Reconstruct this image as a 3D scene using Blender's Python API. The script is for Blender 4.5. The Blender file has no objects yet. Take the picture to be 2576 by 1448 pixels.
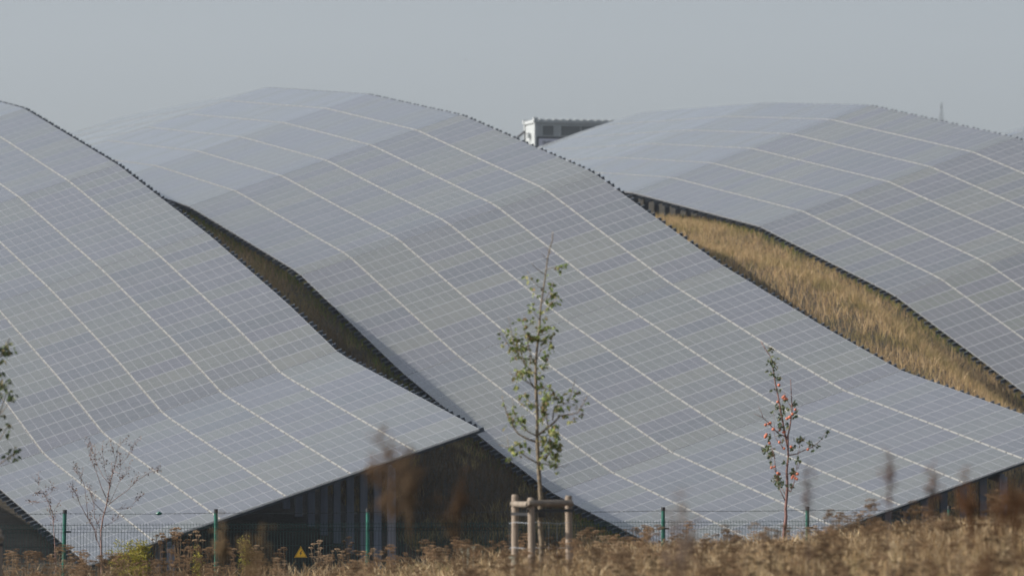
import bpy, math, random
import numpy as np
from mathutils import Vector, noise as mnoise
random.seed(7); rng = np.random.default_rng(7)
SC = bpy.context.scene; COL = SC.collection
F = 15000.0; CX = 1288.0; HZ = 1175.0
def P(px, py, Y): return Vector(((px-CX)/F*Y, Y, (HZ-py)/F*Y))
PHI = math.radians(14.2)
RX, RY = -math.sin(PHI), math.cos(PHI)          # along the rows
VX, VY = math.cos(PHI), math.sin(PHI)           # across the rows
D0 = 143.0; WH = 10.02*math.cos(math.radians(18.7))

# ------------------------------------------------------------------ helpers
def tag(o, label=None, cat=None, group=None, kind=None):
    if label: o['label'] = label
    if cat: o['category'] = cat
    if group: o['group'] = group
    if kind: o['kind'] = kind
    return o
def empty(name, loc=(0,0,0), label=None, cat=None, group=None):
    o = bpy.data.objects.new(name, None); COL.objects.link(o); o.location = loc
    o.empty_display_size = .1
    return tag(o, label, cat, group)
class MB:
    def __init__(s): s.v = []; s.f = []; s.uv = []; s.c = []; s.col = (1,1,1)
    def add(s, vs, fs, uvs=None):
        b = len(s.v); s.v += [tuple(p) for p in vs]; s.c += [s.col]*len(vs)
        for i, f in enumerate(fs):
            s.f.append(tuple(b+j for j in f))
            s.uv += list(uvs[i]) if uvs else [(0,0)]*len(f)
    def box(s, c, X, Y, Z):
        c = Vector(c); X = Vector(X); Y = Vector(Y); Z = Vector(Z)
        vs = [c+a*X+b*Y+d*Z for d in (-1,1) for b in (-1,1) for a in (-1,1)]
        s.add(vs, [(0,2,3,1),(4,5,7,6),(0,1,5,4),(2,6,7,3),(0,4,6,2),(1,3,7,5)])
    def bar(s, a, b, w, h, up=(0,0,1)):
        a = Vector(a); b = Vector(b); d = b-a; L = d.length
        if L < 1e-6: return
        d /= L; x = d.cross(Vector(up))
        if x.length < 1e-4: x = d.cross(Vector((0,1,0)))
        x.normalize(); z = x.cross(d)
        s.box((a+b)/2, x*w/2, d*L/2, z*h/2)
    def tube(s, pts, rad, n=6, cap=True):
        pts = [Vector(p) for p in pts]; m = len(pts)
        if not hasattr(rad, '__len__'): rad = [rad]*m
        vs = []; ref = None
        for i, p in enumerate(pts):
            d = (pts[min(i+1,m-1)]-pts[max(i-1,0)])
            if d.length < 1e-7: d = Vector((0,0,1))
            d.normalize()
            if ref is None:
                ref = d.orthogonal().normalized()
            x = (ref-d*ref.dot(d))
            if x.length < 1e-4: x = d.orthogonal()
            x.normalize(); ref = x; y = d.cross(x)
            for k in range(n):
                a = 2*math.pi*k/n
                vs.append(p+(x*math.cos(a)+y*math.sin(a))*rad[i])
        fs = []
        for i in range(m-1):
            for k in range(n):
                k2 = (k+1) % n
                fs.append((i*n+k, i*n+k2, (i+1)*n+k2, (i+1)*n+k))
        if cap: fs.append(tuple(range(n-1,-1,-1))); fs.append(tuple((m-1)*n+k for k in range(n)))
        s.add(vs, fs)
    def octa(s, c, r, h=None):
        c = Vector(c); h = h or r
        vs = [c+Vector(q) for q in ((r,0,0),(0,r,0),(-r,0,0),(0,-r,0),(0,0,h),(0,0,-h))]
        s.add(vs, [(0,1,4),(1,2,4),(2,3,4),(3,0,4),(1,0,5),(2,1,5),(3,2,5),(0,3,5)])
    def leaf(s, base, d, n, L, W):
        d = d.normalized(); x = d.cross(n)
        if x.length < 1e-3: x = d.orthogonal()
        x.normalize(); n = x.cross(d)
        curl = random.uniform(-.1,.45)*L
        p = [base, base+d*L*.3+x*W*.5+n*.12*L, base+d*L*.3-x*W*.5+n*.12*L, base+d*L*.32,
             base+d*L*.68+x*W*.42-n*curl*.25+n*.1*L, base+d*L*.68-x*W*.42-n*curl*.25+n*.1*L, base+d*L*.68-n*curl*.35, base+d*L*.97-n*curl]
        s.add(p, [(0,1,3),(0,3,2),(1,4,6,3),(3,6,5,2),(4,7,6),(6,7,5)])
    def build(s, name, mat, parent=None, smooth=False, rel=None, link=True):
        me = bpy.data.meshes.new(name)
        v = s.v
        if rel is not None: v = [(p[0]-rel[0], p[1]-rel[1], p[2]-rel[2]) for p in v]
        me.from_pydata(v, [], s.f)
        uvl = me.uv_layers.new(name='UVMap')
        uvl.data.foreach_set('uv', np.array(s.uv, dtype=np.float32).ravel())
        ca = me.color_attributes.new('col', 'FLOAT_COLOR', 'POINT')
        cc = np.ones((len(v),4), dtype=np.float32)
        if s.c: cc[:,:3] = np.array(s.c, dtype=np.float32)
        ca.data.foreach_set('color', cc.ravel())
        if smooth: me.polygons.foreach_set('use_smooth', [True]*len(me.polygons))
        me.materials.append(mat)
        o = bpy.data.objects.new(name, me)
        if link: COL.objects.link(o)
        if parent is not None: o.parent = parent
        return o
def npmesh(name, V, quads, tris, C, mat, parent=None):
    me = bpy.data.meshes.new(name)
    nq, nt = len(quads), len(tris)
    me.vertices.add(len(V)); me.vertices.foreach_set('co', V.astype(np.float32).ravel())
    loops = np.concatenate([quads.ravel(), tris.ravel()]).astype(np.int32)
    me.loops.add(len(loops)); me.loops.foreach_set('vertex_index', loops)
    me.polygons.add(nq+nt)
    ls = np.concatenate([np.arange(nq)*4, nq*4+np.arange(nt)*3]).astype(np.int32)
    me.polygons.foreach_set('loop_start', ls)
    ca = me.color_attributes.new('col', 'FLOAT_COLOR', 'POINT')
    cc = np.ones((len(V),4), dtype=np.float32); cc[:,:3] = C
    ca.data.foreach_set('color', cc.ravel())
    me.update(calc_edges=True); me.validate()
    me.materials.append(mat)
    o = bpy.data.objects.new(name, me); COL.objects.link(o)
    if parent is not None: o.parent = parent
    return o

# ---------------------------------------------------------------- materials
def newmat(name):
    m = bpy.data.materials.new(name); m.use_nodes = True
    nt = m.node_tree; b = nt.nodes['Principled BSDF']
    return m, nt, b
def N(nt, t, **k):
    n = nt.nodes.new(t)
    for a, v in k.items(): setattr(n, a, v)
    return n
def simple(name, col, rough=.6, metal=0, nscale=None, namt=.25, bump=0, stretch=None):
    m, nt, b = newmat(name)
    b.inputs['Roughness'].default_value = rough; b.inputs['Metallic'].default_value = metal
    b.inputs['Base Color'].default_value = (*col,1)
    if nscale:
        tc = N(nt,'ShaderNodeTexCoord'); mp = N(nt,'ShaderNodeMapping'); nz = N(nt,'ShaderNodeTexNoise')
        if stretch: mp.inputs['Scale'].default_value = stretch
        nz.inputs['Scale'].default_value = nscale; nz.inputs['Detail'].default_value = 5
        nt.links.new(tc.outputs['Object'], mp.inputs[0]); nt.links.new(mp.outputs[0], nz.inputs['Vector'])
        cr = N(nt,'ShaderNodeValToRGB')
        cr.color_ramp.elements[0].position = .3; cr.color_ramp.elements[1].position = .7
        cr.color_ramp.elements[0].color = (*[c*(1-namt) for c in col],1)
        cr.color_ramp.elements[1].color = (*[min(1,c*(1+namt)) for c in col],1)
        nt.links.new(nz.outputs['Fac'], cr.inputs[0]); nt.links.new(cr.outputs[0], b.inputs['Base Color'])
        if bump:
            bp = N(nt,'ShaderNodeBump'); bp.inputs['Strength'].default_value = bump; bp.inputs['Distance'].default_value = .02
            nt.links.new(nz.outputs['Fac'], bp.inputs['Height']); nt.links.new(bp.outputs[0], b.inputs['Normal'])
    return m
def vegmat(name, trans=.35, rough=.7, spec=.3):
    m, nt, b = newmat(name)
    at = N(nt,'ShaderNodeAttribute', attribute_name='col')
    b.inputs['Roughness'].default_value = rough; b.inputs['Specular IOR Level'].default_value = spec
    nt.links.new(at.outputs['Color'], b.inputs['Base Color'])
    if trans:
        tr = N(nt,'ShaderNodeBsdfTranslucent'); mx = N(nt,'ShaderNodeMixShader'); mx.inputs[0].default_value = trans
        nt.links.new(at.outputs['Color'], tr.inputs[0])
        nt.links.new(b.outputs[0], mx.inputs[1]); nt.links.new(tr.outputs[0], mx.inputs[2])
        nt.links.new(mx.outputs[0], nt.nodes['Material Output'].inputs[0])
    return m
def panelmat():
    m, nt, b = newmat('panel_glass')
    L = nt.links.new
    def M(op, a, c=None, d=None):
        n = N(nt,'ShaderNodeMath', operation=op)
        for i, x in enumerate((a,c,d)):
            if x is None: continue
            if isinstance(x, (int,float)): n.inputs[i].default_value = x
            else: L(x, n.inputs[i])
        return n.outputs[0]
    uv = N(nt,'ShaderNodeUVMap', uv_map='UVMap'); sp = N(nt,'ShaderNodeSeparateXYZ'); L(uv.outputs[0], sp.inputs[0])
    u, v = sp.outputs[0], sp.outputs[1]
    fu, fv = M('FRACT',u), M('FRACT',v)
    def edge(x, w):   # 1 near 0 or 1
        d = M('ABSOLUTE', M('SUBTRACT', x, .5)); return M('GREATER_THAN', d, .5-w)
    frame = M('MAXIMUM', edge(fu,.026), edge(fv,.008))
    c6 = M('FRACT', M('MULTIPLY', fv, 6)); lines = edge(c6,.032)
    c2 = M('FRACT', M('MULTIPLY', fu, 2)); mid = edge(c2,.03)
    c10 = M('FRACT', M('MULTIPLY', fu, 6)); fine = edge(c10,.05)
    pid = N(nt,'ShaderNodeCombineXYZ'); L(M('FLOOR',u), pid.inputs[0]); L(M('FLOOR',v), pid.inputs[1])
    wn = N(nt,'ShaderNodeTexWhiteNoise', noise_dimensions='2D'); L(pid.outputs[0], wn.inputs['Vector'])
    cid = N(nt,'ShaderNodeCombineXYZ'); L(M('FLOOR',M('MULTIPLY',u,2)), cid.inputs[0]); L(M('FLOOR',M('MULTIPLY',v,6)), cid.inputs[1])
    wc = N(nt,'ShaderNodeTexWhiteNoise', noise_dimensions='2D'); L(cid.outputs[0], wc.inputs['Vector'])
    cr = N(nt,'ShaderNodeValToRGB'); e = cr.color_ramp.elements
    e[0].position = 0; e[0].color = (*PCOL[0],1); e[1].position = 1; e[1].color = (*PCOL[3],1)
    x = e.new(.35); x.color = (*PCOL[1],1); x = e.new(.7); x.color = (*PCOL[2],1)
    L(wn.outputs['Value'], cr.inputs[0])
    hs = N(nt,'ShaderNodeHueSaturation'); L(cr.outputs[0], hs.inputs['Color'])
    L(M('ADD', M('MULTIPLY', wc.outputs['Value'], .12), .94), hs.inputs['Value'])
    # dust: soft uneven film
    tc = N(nt,'ShaderNodeTexCoord'); nz = N(nt,'ShaderNodeTexNoise'); nz.inputs['Scale'].default_value = .35; nz.inputs['Detail'].default_value = 4
    L(tc.outputs['Object'], nz.inputs['Vector'])
    dm = N(nt,'ShaderNodeMixRGB'); dm.inputs[2].default_value = (.10,.105,.10,1)
    L(M('MULTIPLY', nz.outputs['Fac'], .45), dm.inputs[0]); L(hs.outputs[0], dm.inputs[1])
    def mix(fac, a, c):
        n = N(nt,'ShaderNodeMixRGB'); L(fac, n.inputs[0]); L(a, n.inputs[1]); n.inputs[2].default_value = (*c,1); return n.outputs[0]
    col = mix(M('MULTIPLY',fine,.12), dm.outputs[0], LCOL)
    col = mix(M('MULTIPLY',mid,.35), col, LCOL)
    col = mix(M('MULTIPLY',lines,.8), col, LCOL)
    col = mix(frame, col, FCOL)
    L(col, b.inputs['Base Color'])
    L(M('ADD', M('MULTIPLY', wn.outputs['Value'], .06), PROUGH), b.inputs['Roughness'])
    b.inputs['Specular IOR Level'].default_value = .5
    return m
PCOL = [(.090,.095,.103),(.102,.102,.117),(.108,.114,.106),(.122,.124,.111)]
LCOL = (.215,.22,.235); FCOL = (.255,.258,.265); PROUGH = .09
M_PAN = panelmat()
M_SEAM = simple('seam_profile', (.31,.30,.275), .7, 0, 6, .15)
M_STEEL = simple('galvanised_steel', (.10,.12,.15), .5, .4, 9, .2)
M_POST = simple('post_steel', (.15,.17,.215), .5, .3, 5, .25, 0, (1,1,.2))
M_TRIM = simple('edge_aluminium', (.62,.62,.60), .5, 0, 4, .12)
M_CLAMP = simple('dark_clamp', (.06,.06,.06), .5, 0)
M_TIP = simple('cut_rail_tip', (.55,.58,.62), .45, .3)
M_GREEN = simple('green_coating', (.008,.10,.07), .4, 0, 12, .3)
M_WIRE = simple('wire_green', (.012,.05,.042), .5, .2)
M_GALV = simple('wire_galvanised', (.45,.47,.5), .45, .6)
M_BARB = simple('barbed_wire_steel', (.05,.06,.06), .5, .4)
M_WOOD = simple('stake_wood', (.22,.172,.13), .75, 0, 9, .4, .5, (1,1,.12))
M_WOODH = simple('rail_wood', (.21,.17,.13), .75, 0, 9, .4, .5, (.25,1,1))
M_BLACK = simple('strap_rubber', (.012,.012,.013), .6, 0)
M_LEAF = vegmat('leaf', .35, .5, .5)
M_BARK = simple('bark', (.17,.13,.085), .85, 0, 25, .5, .6)
M_BARKR = simple('bark_red', (.17,.085,.07), .8, 0, 25, .5, .5)
M_TWIG = simple('dead_twig', (.20,.12,.10), .85, 0, 20, .4)
M_DRY = vegmat('dry_plant', .2, .85, .15)
M_GRASS = vegmat('dry_grass_blades', .35, .8, .2)
M_APPLE = simple('apple_skin', (.50,.135,.065), .5, 0, 18, .55)
M_WHITE = simple('white_painted_metal', (.40,.42,.42), .5, 0, 3, .06)
M_VENT = simple('louvre_grey', (.15,.16,.16), .6, 0)
M_SIGNW = simple('board_white', (.62,.62,.70), .6, 0)
M_INK = simple('black_paint', (.015,.018,.025), .5, 0)
M_YEL = simple('yellow_sign', (.75,.42,.02), .5, 0)
M_MAST = simple('mast_steel', (.12,.13,.14), .6, .2)

# ------------------------------------------------------------- tables data
# (pixel x, pixel y of the upper edge, vertical rise of the section) from front to back
TAB = {
 'left':  dict(a=3707, v=[(1205,1078,3.21),(855,890,0),(724,764,0),(527,592,0),(295,414,0),(57,271,0),(-60,240,0),(-260,225,0)], joint=[1205-153,855,527,295]),
 'mid':   dict(a=5240, v=[(2738,1100,3.21),(2264,930,0),(2087,830,0),(1809,662,0),(1490,432,3.21),(1162,289,0),(925,236,0),(669,219,3.3),(600,236,3.3),(400,274,0),(290,297,0),(215,326,0),(150,352,3.3)], joint=[2264,1809,1490,1162,669]),
 'right': dict(a=7502, v=[(3700,990,3.21),(3307,727,0),(2936,500,3.21),(2555,345,3.25),(2187,263,3.45),(1925,258,3.45),(1620,281,0),(1545,303,0),(1450,334,0),(1360,370,3.45),(1280,410,3.45)], joint=[2936,2555,2187,1925]),
 'outer': dict(a=2174, v=[(-328,1075,3.21),(-480,985,0),(-700,860,0),(-950,650,0),(-1150,480,3.21)], joint=[]),
 'far':   dict(a=9764, v=[(3400,560,3.3),(3000,380,0),(2800,310,0),(2650,297,0),(2576,317,0),(2530,331,0),(2470,352,0),(2380,395,3.3)], joint=[]),
}
PITCH = 1.22
def stations(t):
    pts = []
    vs = t['v']; w = None; ws = []
    known = [(i,x[2]) for i,x in enumerate(vs) if x[2]]
    for i in range(len(vs)):
        lo = max([k for k in known if k[0] <= i], default=known[0], key=lambda k:k[0]); hi = min([k for k in known if k[0] >= i], default=known[-1], key=lambda k:k[0])
        f = 0 if hi[0]==lo[0] else (i-lo[0])/(hi[0]-lo[0]); ws.append(lo[1]*(1-f)+hi[1]*f)
    for (px,py,_), wz in zip(vs, ws):
        d = t['a']/(px-CX+3790.0); Y = d*D0
        pts.append((P(px,py,Y), wz))
    out = []; seg = 0; pos = 0.0; cum = [0]
    for i in range(1,len(pts)): cum.append(cum[-1]+(pts[i][0]-pts[i-1][0]).length)
    n = int(cum[-1]/PITCH)
    jst = set()
    for jx in t['joint']:
        k = min(range(len(vs)), key=lambda i: abs(vs[i][0]-jx)); jst.add(round(cum[k]/PITCH))
    for j in range(n+1):
        s = j*PITCH
        i = max(k for k in range(len(cum)-1) if cum[k] <= s)
        f = (s-cum[i])/(cum[i+1]-cum[i])
        p = pts[i][0].lerp(pts[i+1][0], f); wz = pts[i][1]*(1-f)+pts[i+1][1]*f
        out.append((p, Vector((WH*VX, WH*VY, wz))))
    return out, jst
for k, t in TAB.items():
    t['st'], t['js'] = stations(t)
    t['us'] = np.array([p.x*RX+p.y*RY for p,w in t['st']]); t['zl'] = np.array([p.z-w.z for p,w in t['st']])
    t['vu'] = np.mean([p.x*VX+p.y*VY for p,w in t['st']])
CLEAR = .42
def smooth(a): a = np.clip(a,0,1); return a*a*(3-2*a)
UF = 140.0
def ground(x, y):
    x = np.asarray(x, float); y = np.asarray(y, float)
    u = x*RX+y*RY; v = x*VX+y*VY
    nodes = []; vals = []
    for k in ('outer','left','mid','right','far'):
        t = TAB[k]
        zl = np.interp(u, t['us'], t['zl'])-CLEAR
        if k == 'right':
            zl = zl-.75*smooth((u-203)/22)
            zl = np.where(u < t['us'][0], TABZ(u, t, zl), zl)
        nodes += [t['vu']-WH-.2, t['vu']+.3]; vals += [zl, zl]
    nodes = np.array(nodes)
    z = np.where(v <= nodes[0], vals[0], vals[-1])
    for i in range(len(nodes)-1):
        m = (v > nodes[i]) & (v <= nodes[i+1])
        f = (v-nodes[i])/(nodes[i+1]-nodes[i]); f = smooth(f) if i % 2 else f
        bank = 0 if i % 2 == 0 else (2.2 if i == 5 else .8)*np.sin(np.pi*np.clip(f,0,1))**.8*smooth((u-146)/14)*(1-smooth((u-172)/28))
        z = np.where(m, vals[i]*(1-f)+vals[i+1]*f+bank, z)
    # far plateau behind the crests
    z = z*(1-smooth((u-262)/25)) + (14.55+(y-300)*.004)*smooth((u-262)/25)
    z = np.minimum(z, np.where(y > 500, 60, 99))
    # foreground meadow
    g = np.interp(x/np.maximum(y,20)*70, [-9,-1.6,0,1.5,3.3,4.7,6,9], [.02,.05,.21,.30,.38,.54,.63,.7])
    zf = np.interp(y, [-60,0,30,52,58,70,76,93,97,110], [0,0,.0,.08,.1,.1,.02,-.92,-.95,-.95])-1.7
    zf = zf + g*smooth((y-30)/22)*(1-smooth((y-74)/18))
    b = smooth((u-108)/(UF-112))
    return zf*(1-b)+z*b
def TABZ(u, t, zl): return zl[...]-np.clip((t['us'][0]-u),0,40)*.16
def gz(x,y): return float(ground(np.array([x]),np.array([y]))[0])

# ------------------------------------------------------------------- ground
def groundmesh():
    def grow(a, s, lim):
        r = []; p = a; st = s
        while abs(p) < lim: st *= 1.22; p += st; r.append(p)
        return r
    xs = [-v for v in reversed(grow(50,1,4000))]+list(np.arange(-50,75.1,1.0))+grow(75,1,4000)
    ys = [-v for v in reversed(grow(20,2,300))]+list(np.arange(-20,330.1,1.0))+grow(330,1,7000)
    xs = np.array(xs); ys = np.array(ys)
    X, Y = np.meshgrid(xs, ys); Z = ground(X, Y)
    nz = np.array([mnoise.noise(Vector((a*.35,b*.35,0))) for a,b in zip(X.ravel(),Y.ravel())]).reshape(X.shape)
    Z = Z+nz*.05
    V = np.stack([X,Y,Z],-1).reshape(-1,3); nx = len(xs); ny = len(ys)
    i = np.arange(ny-1)[:,None]*nx+np.arange(nx-1)[None,:]
    q = np.stack([i,i+1,i+nx+1,i+nx],-1).reshape(-1,4)
    m, nt, b = newmat('meadow_ground')
    L = nt.links.new
    tc = N(nt,'ShaderNodeTexCoord'); n1 = N(nt,'ShaderNodeTexNoise'); n1.inputs['Scale'].default_value = .5; n1.inputs['Detail'].default_value = 8
    n2 = N(nt,'ShaderNodeTexNoise'); n2.inputs['Scale'].default_value = 6; n2.inputs['Detail'].default_value = 6
    L(tc.outputs['Object'], n1.inputs['Vector']); L(tc.outputs['Object'], n2.inputs['Vector'])
    c1 = N(nt,'ShaderNodeValToRGB'); e = c1.color_ramp.elements
    e[0].position = .35; e[0].color = (.022,.019,.01,1); e[1].position = .65; e[1].color = (.05,.038,.022,1)
    L(n1.outputs['Fac'], c1.inputs[0])
    mx = N(nt,'ShaderNodeMixRGB', blend_type='MULTIPLY'); mx.inputs[0].default_value = .7
    c2 = N(nt,'ShaderNodeValToRGB'); c2.color_ramp.elements[0].color = (.4,.4,.4,1); c2.color_ramp.elements[0].position = .3; c2.color_ramp.elements[1].position = .7
    L(n2.outputs['Fac'], c2.inputs[0]); L(c1.outputs[0], mx.inputs[1]); L(c2.outputs[0], mx.inputs[2])
    L(mx.outputs[0], b.inputs['Base Color']); b.inputs['Roughness'].default_value = .95
    bp = N(nt,'ShaderNodeBump'); bp.inputs['Distance'].default_value = .1; L(n2.outputs['Fac'], bp.inputs['Height']); L(bp.outputs[0], b.inputs['Normal'])
    o = npmesh('ground', V, q, np.zeros((0,3),int), (1,1,1), m)
    o.data.polygons.foreach_set('use_smooth', [True]*len(o.data.polygons))
    tag(o, 'dry brown meadow ground rolling under the panel rows', None, None, 'structure')
groundmesh()

# ------------------------------------------------------------------- tables
LAB = {
 'left': 'left panel table running off the left edge, its front corner above the green fence',
 'mid': 'central panel table, longest and highest, sweeping down behind the staked tree',
 'right': 'right-hand panel table behind the strip of sunlit dry grass',
 'outer': 'panel table just outside the left edge that shades the ground at the lower left corner',
 'far': 'farthest panel table, only a sliver showing at the right edge beyond the lattice mast'}
def inframe(p, m=0):
    if p.y < 5: return False
    x = CX+p.x/p.y*F; y = HZ-p.z/p.y*F
    return -m < x < 2576+m and -m < y < 1448+m
def panel_geo(mb, j, k, A, B, wA, wB, g0, g1):
    # A,B upper-edge points at stations j,j+1 ; strip k counted from the upper edge
    fr0 = (k+.012)/6; fr1 = (k+.988)/6
    if k == 0: fr0 = 0
    if k == 5: fr1 = 1
    d = (B-A).normalized(); n = wA.cross(d).normalized()
    if n.z < 0: n = -n
    a0 = A+d*g0; b0 = B-d*g1
    q = [a0-wA*fr0, b0-wB*fr0, b0-wB*fr1, a0-wA*fr1]
    bt = [p-n*.042 for p in q]
    u0,u1,v0,v1 = j+.0, j+.9999, k+.0, k+.9999
    e = (j+.001, k+.001)
    mb.add(q+bt, [(0,3,2,1),(4,5,6,7),(0,1,5,4),(1,2,6,5),(2,3,7,6),(3,0,4,7)],
           [[(u0,v0),(u0,v1),(u1,v1),(u1,v0)]]+[[e]*4]*5)
    return n
for key, t in TAB.items():
    st = t['st']; n = len(st)-1
    base = st[0][0]-st[0][1]; root = empty('solar_table', (base.x, base.y, base.z-CLEAR), LAB[key], 'solar panels', 'solar panel tables on the rolling field')
    R = root.location.copy()
    cand = []
    for j in range(n):
        for k in range(6):
            c = st[j][0].lerp(st[j+1][0],.5)-st[j][1]*((k+.5)/6)
            cand.append((0 if inframe(c,10) else 1, c.y, j, k))
    cand.sort(); vis = [c for c in cand if c[0] == 0][:100]
    single = {(c[2],c[3]) for c in vis}
    rest = MB()
    off = {'outer':800,'left':0,'mid':200,'right':400,'far':600}[key]
    for j in range(n):
        A,wA = st[j]; B,wB = st[j+1]
        g0 = .035 if j in t['js'] else .008; g1 = .035 if j+1 in t['js'] else .008
        for k in range(6):
            mb = MB() if (j,k) in single else rest
            panel_geo(mb, j+off, k, A, B, wA, wB, g0, g1)
            if mb is not rest: mb.build('solar_panel', M_PAN, root, rel=R)
    tag(rest.build('remaining_panels', M_PAN, root, rel=R), kind='stuff')
    # structure below
    def frame_at(s):
        j = min(int(s), n-1); f = s-j
        A = st[j][0].lerp(st[j+1][0], f); w = st[j][1].lerp(st[j+1][1], f)
        d = (st[j+1][0]-st[j][0]).normalized(); nn = w.cross(d).normalized()
        if nn.z < 0: nn = -nn
        return A, w, d, nn
    rails = []; clamps = MB()
    for j in range(n):
        for o_ in (.2,.8):
            A,w,d,nn = frame_at(j+o_); wn = w.normalized()
            rails.append((A,w,d,nn,wn))
            for k in range(1,6):
                c = A-w*(k/6)+nn*.004
                clamps.box(c, d*.014, wn*.02, nn*.008)
    def railgeo(mb, r):
        A,w,d,nn,wn = r
        a = A+wn*.17-nn*.037; b = A-w-wn*.15-nn*.037
        # C profile: top flange and web
        mb.box((a+b)/2-nn*.005, d*.028, (a-b)/2, nn*.004)
        mb.box((a+b)/2-nn*.058+d*.026, d*.003, (a-b)/2, nn*.048)
        mb.box((a+b)/2-nn*.108, d*.028, (a-b)/2, nn*.004)
    rv = [i for i,r in enumerate(rails) if inframe(r[0]-r[1],60) or inframe(r[0],60)][:100]; rvs = set(rv); rr = MB()
    for i, r in enumerate(rails):
        if i in rvs:
            mb = MB(); railgeo(mb, r); mb.build('mounting_rail', M_STEEL, root, rel=R)
        else: railgeo(rr, r)
    if rr.v: tag(rr.build('remaining_rails', M_STEEL, root, rel=R), kind='stuff')
    tag(clamps.build('panel_clamps', M_CLAMP, root, rel=R), kind='stuff')
    for k in range(1,6):
        mb = MB()
        for j in range(n):
            A,w,d,nn = frame_at(j+.001); B,w2,_,_ = frame_at(j+.999); wn = w.normalized()
            a = A-w*(k/6)-nn*.006; b = B-w2*(k/6)-nn*.006
            mb.bar(a+wn*.009, b+wn*.009, .023, .02, nn)
        mb.build('seam_profile', M_SEAM, root, rel=R)
    A,w,d,nn = frame_at(0.0); wn = w.normalized()
    mb = MB(); mb.box(A-w*.5-nn*.021-d*.004, d*.003, w*.5, nn*.019); mb.build('edge_trim', M_TRIM, root, rel=R)
    for fr in (.235,.8):
        mb = MB()
        for j in range(n):
            A,w,d,nn = frame_at(j+.001); B,w2,_,_ = frame_at(j+.999)
            if j == 0: A = A-d*.04+d*0
            mb.bar(A-w*fr-nn*.25, B-w2*fr-nn*.25, .09, .24, nn)
        mb.build('support_beam', M_STEEL, root, rel=R)
        s = .0; cnt = 0
        while s < n-1 and cnt < (26 if fr < .5 else 60):
            A,w,d,nn = frame_at(s); p = A-w*fr-nn*.3
            if inframe(p, 150) or key in ('left','mid') and cnt < 14:
                g = gz(p.x,p.y); mb = MB(); h = p.z+.1
                xv = Vector((VX,VY,0)); yv = Vector((RX,RY,0)); c = Vector((p.x,p.y,(h+g-.4)/2)); hh = (h-g+.4)/2
                mb.box(c, xv*.09, yv*.005, Vector((0,0,hh)))
                mb.box(c+xv*.088+yv*.05, xv*.004, yv*.045, Vector((0,0,hh)))
                mb.box(c-xv*.088+yv*.05, xv*.004, yv*.045, Vector((0,0,hh)))
                mb.build('support_post', M_POST, root, rel=R)
            s += 1.52*(1.0 if fr < .5 else 1.0)/PITCH; cnt += 1

# ----------------------------------------------------------------- fence
th = math.radians(17.5); X0, Y0 = -7.08, 94.0
def fpt(k): return X0+2.5*math.cos(th)*k, Y0+2.5*math.sin(th)*k
def ftop(k): return -.67+.0055*k
fx, fy = fpt(-1)
fence = empty('wire_fence', (fx, fy, gz(fx,fy)), 'green welded mesh fence with one strand of barbed wire along the meadow', 'fence')
FR = fence.location.copy()
fd = Vector((math.cos(th), math.sin(th), 0)); fn = Vector((math.sin(th), -math.cos(th), 0))
for k in range(-1,8):
    x,y = fpt(k); zt = ftop(k); g = gz(x,y)-.1
    lean = .035 if k == 0 else random.uniform(-.01,.01)
    mb = MB(); top = Vector((x+lean,y,zt)); mb.tube([Vector((x,y,g)), top], .031, 12)
    post = mb.build('fence_post', M_GREEN, fence, smooth=False, rel=FR)
    mb = MB(); mb.tube([top-Vector((0,0,.05)), top+Vector((0,0,.006))], .034, 12); mb.build('post_cap', M_BLACK, post, rel=FR)
    mb = MB(); mb.box(top+fn*.02+fd*.05-Vector((0,0,.34)), fd*.04, fn*.012, Vector((0,0,.012))); mb.build('panel_clip', M_BARB, post, rel=FR)
for k in range(-1,7):
    mb = MB(); a = Vector((*fpt(k), ftop(k)-.24)); b = Vector((*fpt(k+1), ftop(k+1)-.24))
    nW = 49
    for i in range(nW):
        f = (i+.5)/nW; c = a.lerp(b,f)
        zs = [(.03,0),(0,0),(-.0565,.035),(-.113,0),(-.63,0),(-.69,.035),(-.745,0),(-1.3,0),(-1.75,0)]
        pts = [c+fn*(q+.035)+Vector((0,0,z)) for z,q in zs]
        mb.tube(pts, .0034, 4, cap=False)
    for z,q in [(0,0),(-.0565,.035),(-.113,0),(-.34,0),(-.63,0),(-.69,.035),(-.745,0),(-.97,0),(-1.2,0),(-1.45,0)]:
        off = fn*(q+.038)+Vector((0,0,z)); mb.tube([a+off, b+off], .0038, 4, cap=False)
    mb.build('mesh_panel', M_WIRE, fence, rel=FR)
mb = MB()
for k in range(-1,7):
    a = Vector((*fpt(k), ftop(k)-.055))+fn*.035; b = Vector((*fpt(k+1), ftop(k+1)-.055))+fn*.035
    pts = []
    for i in range(13):
        f = i/12; pts.append(a.lerp(b,f)+Vector((0,0,-.012*math.sin(f*math.pi)+random.uniform(-.002,.002))))
    mb.tube(pts, .004, 4, cap=False)
    for i in range(31):
        f = (i+.5)/31; c = a.lerp(b,f)+Vector((0,0,-.012*math.sin(f*math.pi)))
        an = random.uniform(0,3.1)
        for q in (an, an+1.4):
            d = Vector((math.cos(q)*.3, 0, math.sin(q)+.1)).normalized()*.014; mb.tube([c-d,c+d], .0022, 3, cap=False)
mb.build('barbed_wire', M_BARB, fence, rel=FR)
mb = MB(); c = P(399,1291,Y0+2.5*math.sin(th)*.62)+fn*.035
mb.tube([c+Vector((-.05,0,0)),c+Vector((-.02,0,.004)),c+Vector((.02,0,.004)),c+Vector((.05,0,0))],[.008,.026,.026,.008],8)
mb.octa(c+Vector((.0,-.02,.02)),.02); mb.build('wire_tensioner', M_GREEN, fence, rel=FR)
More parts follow.
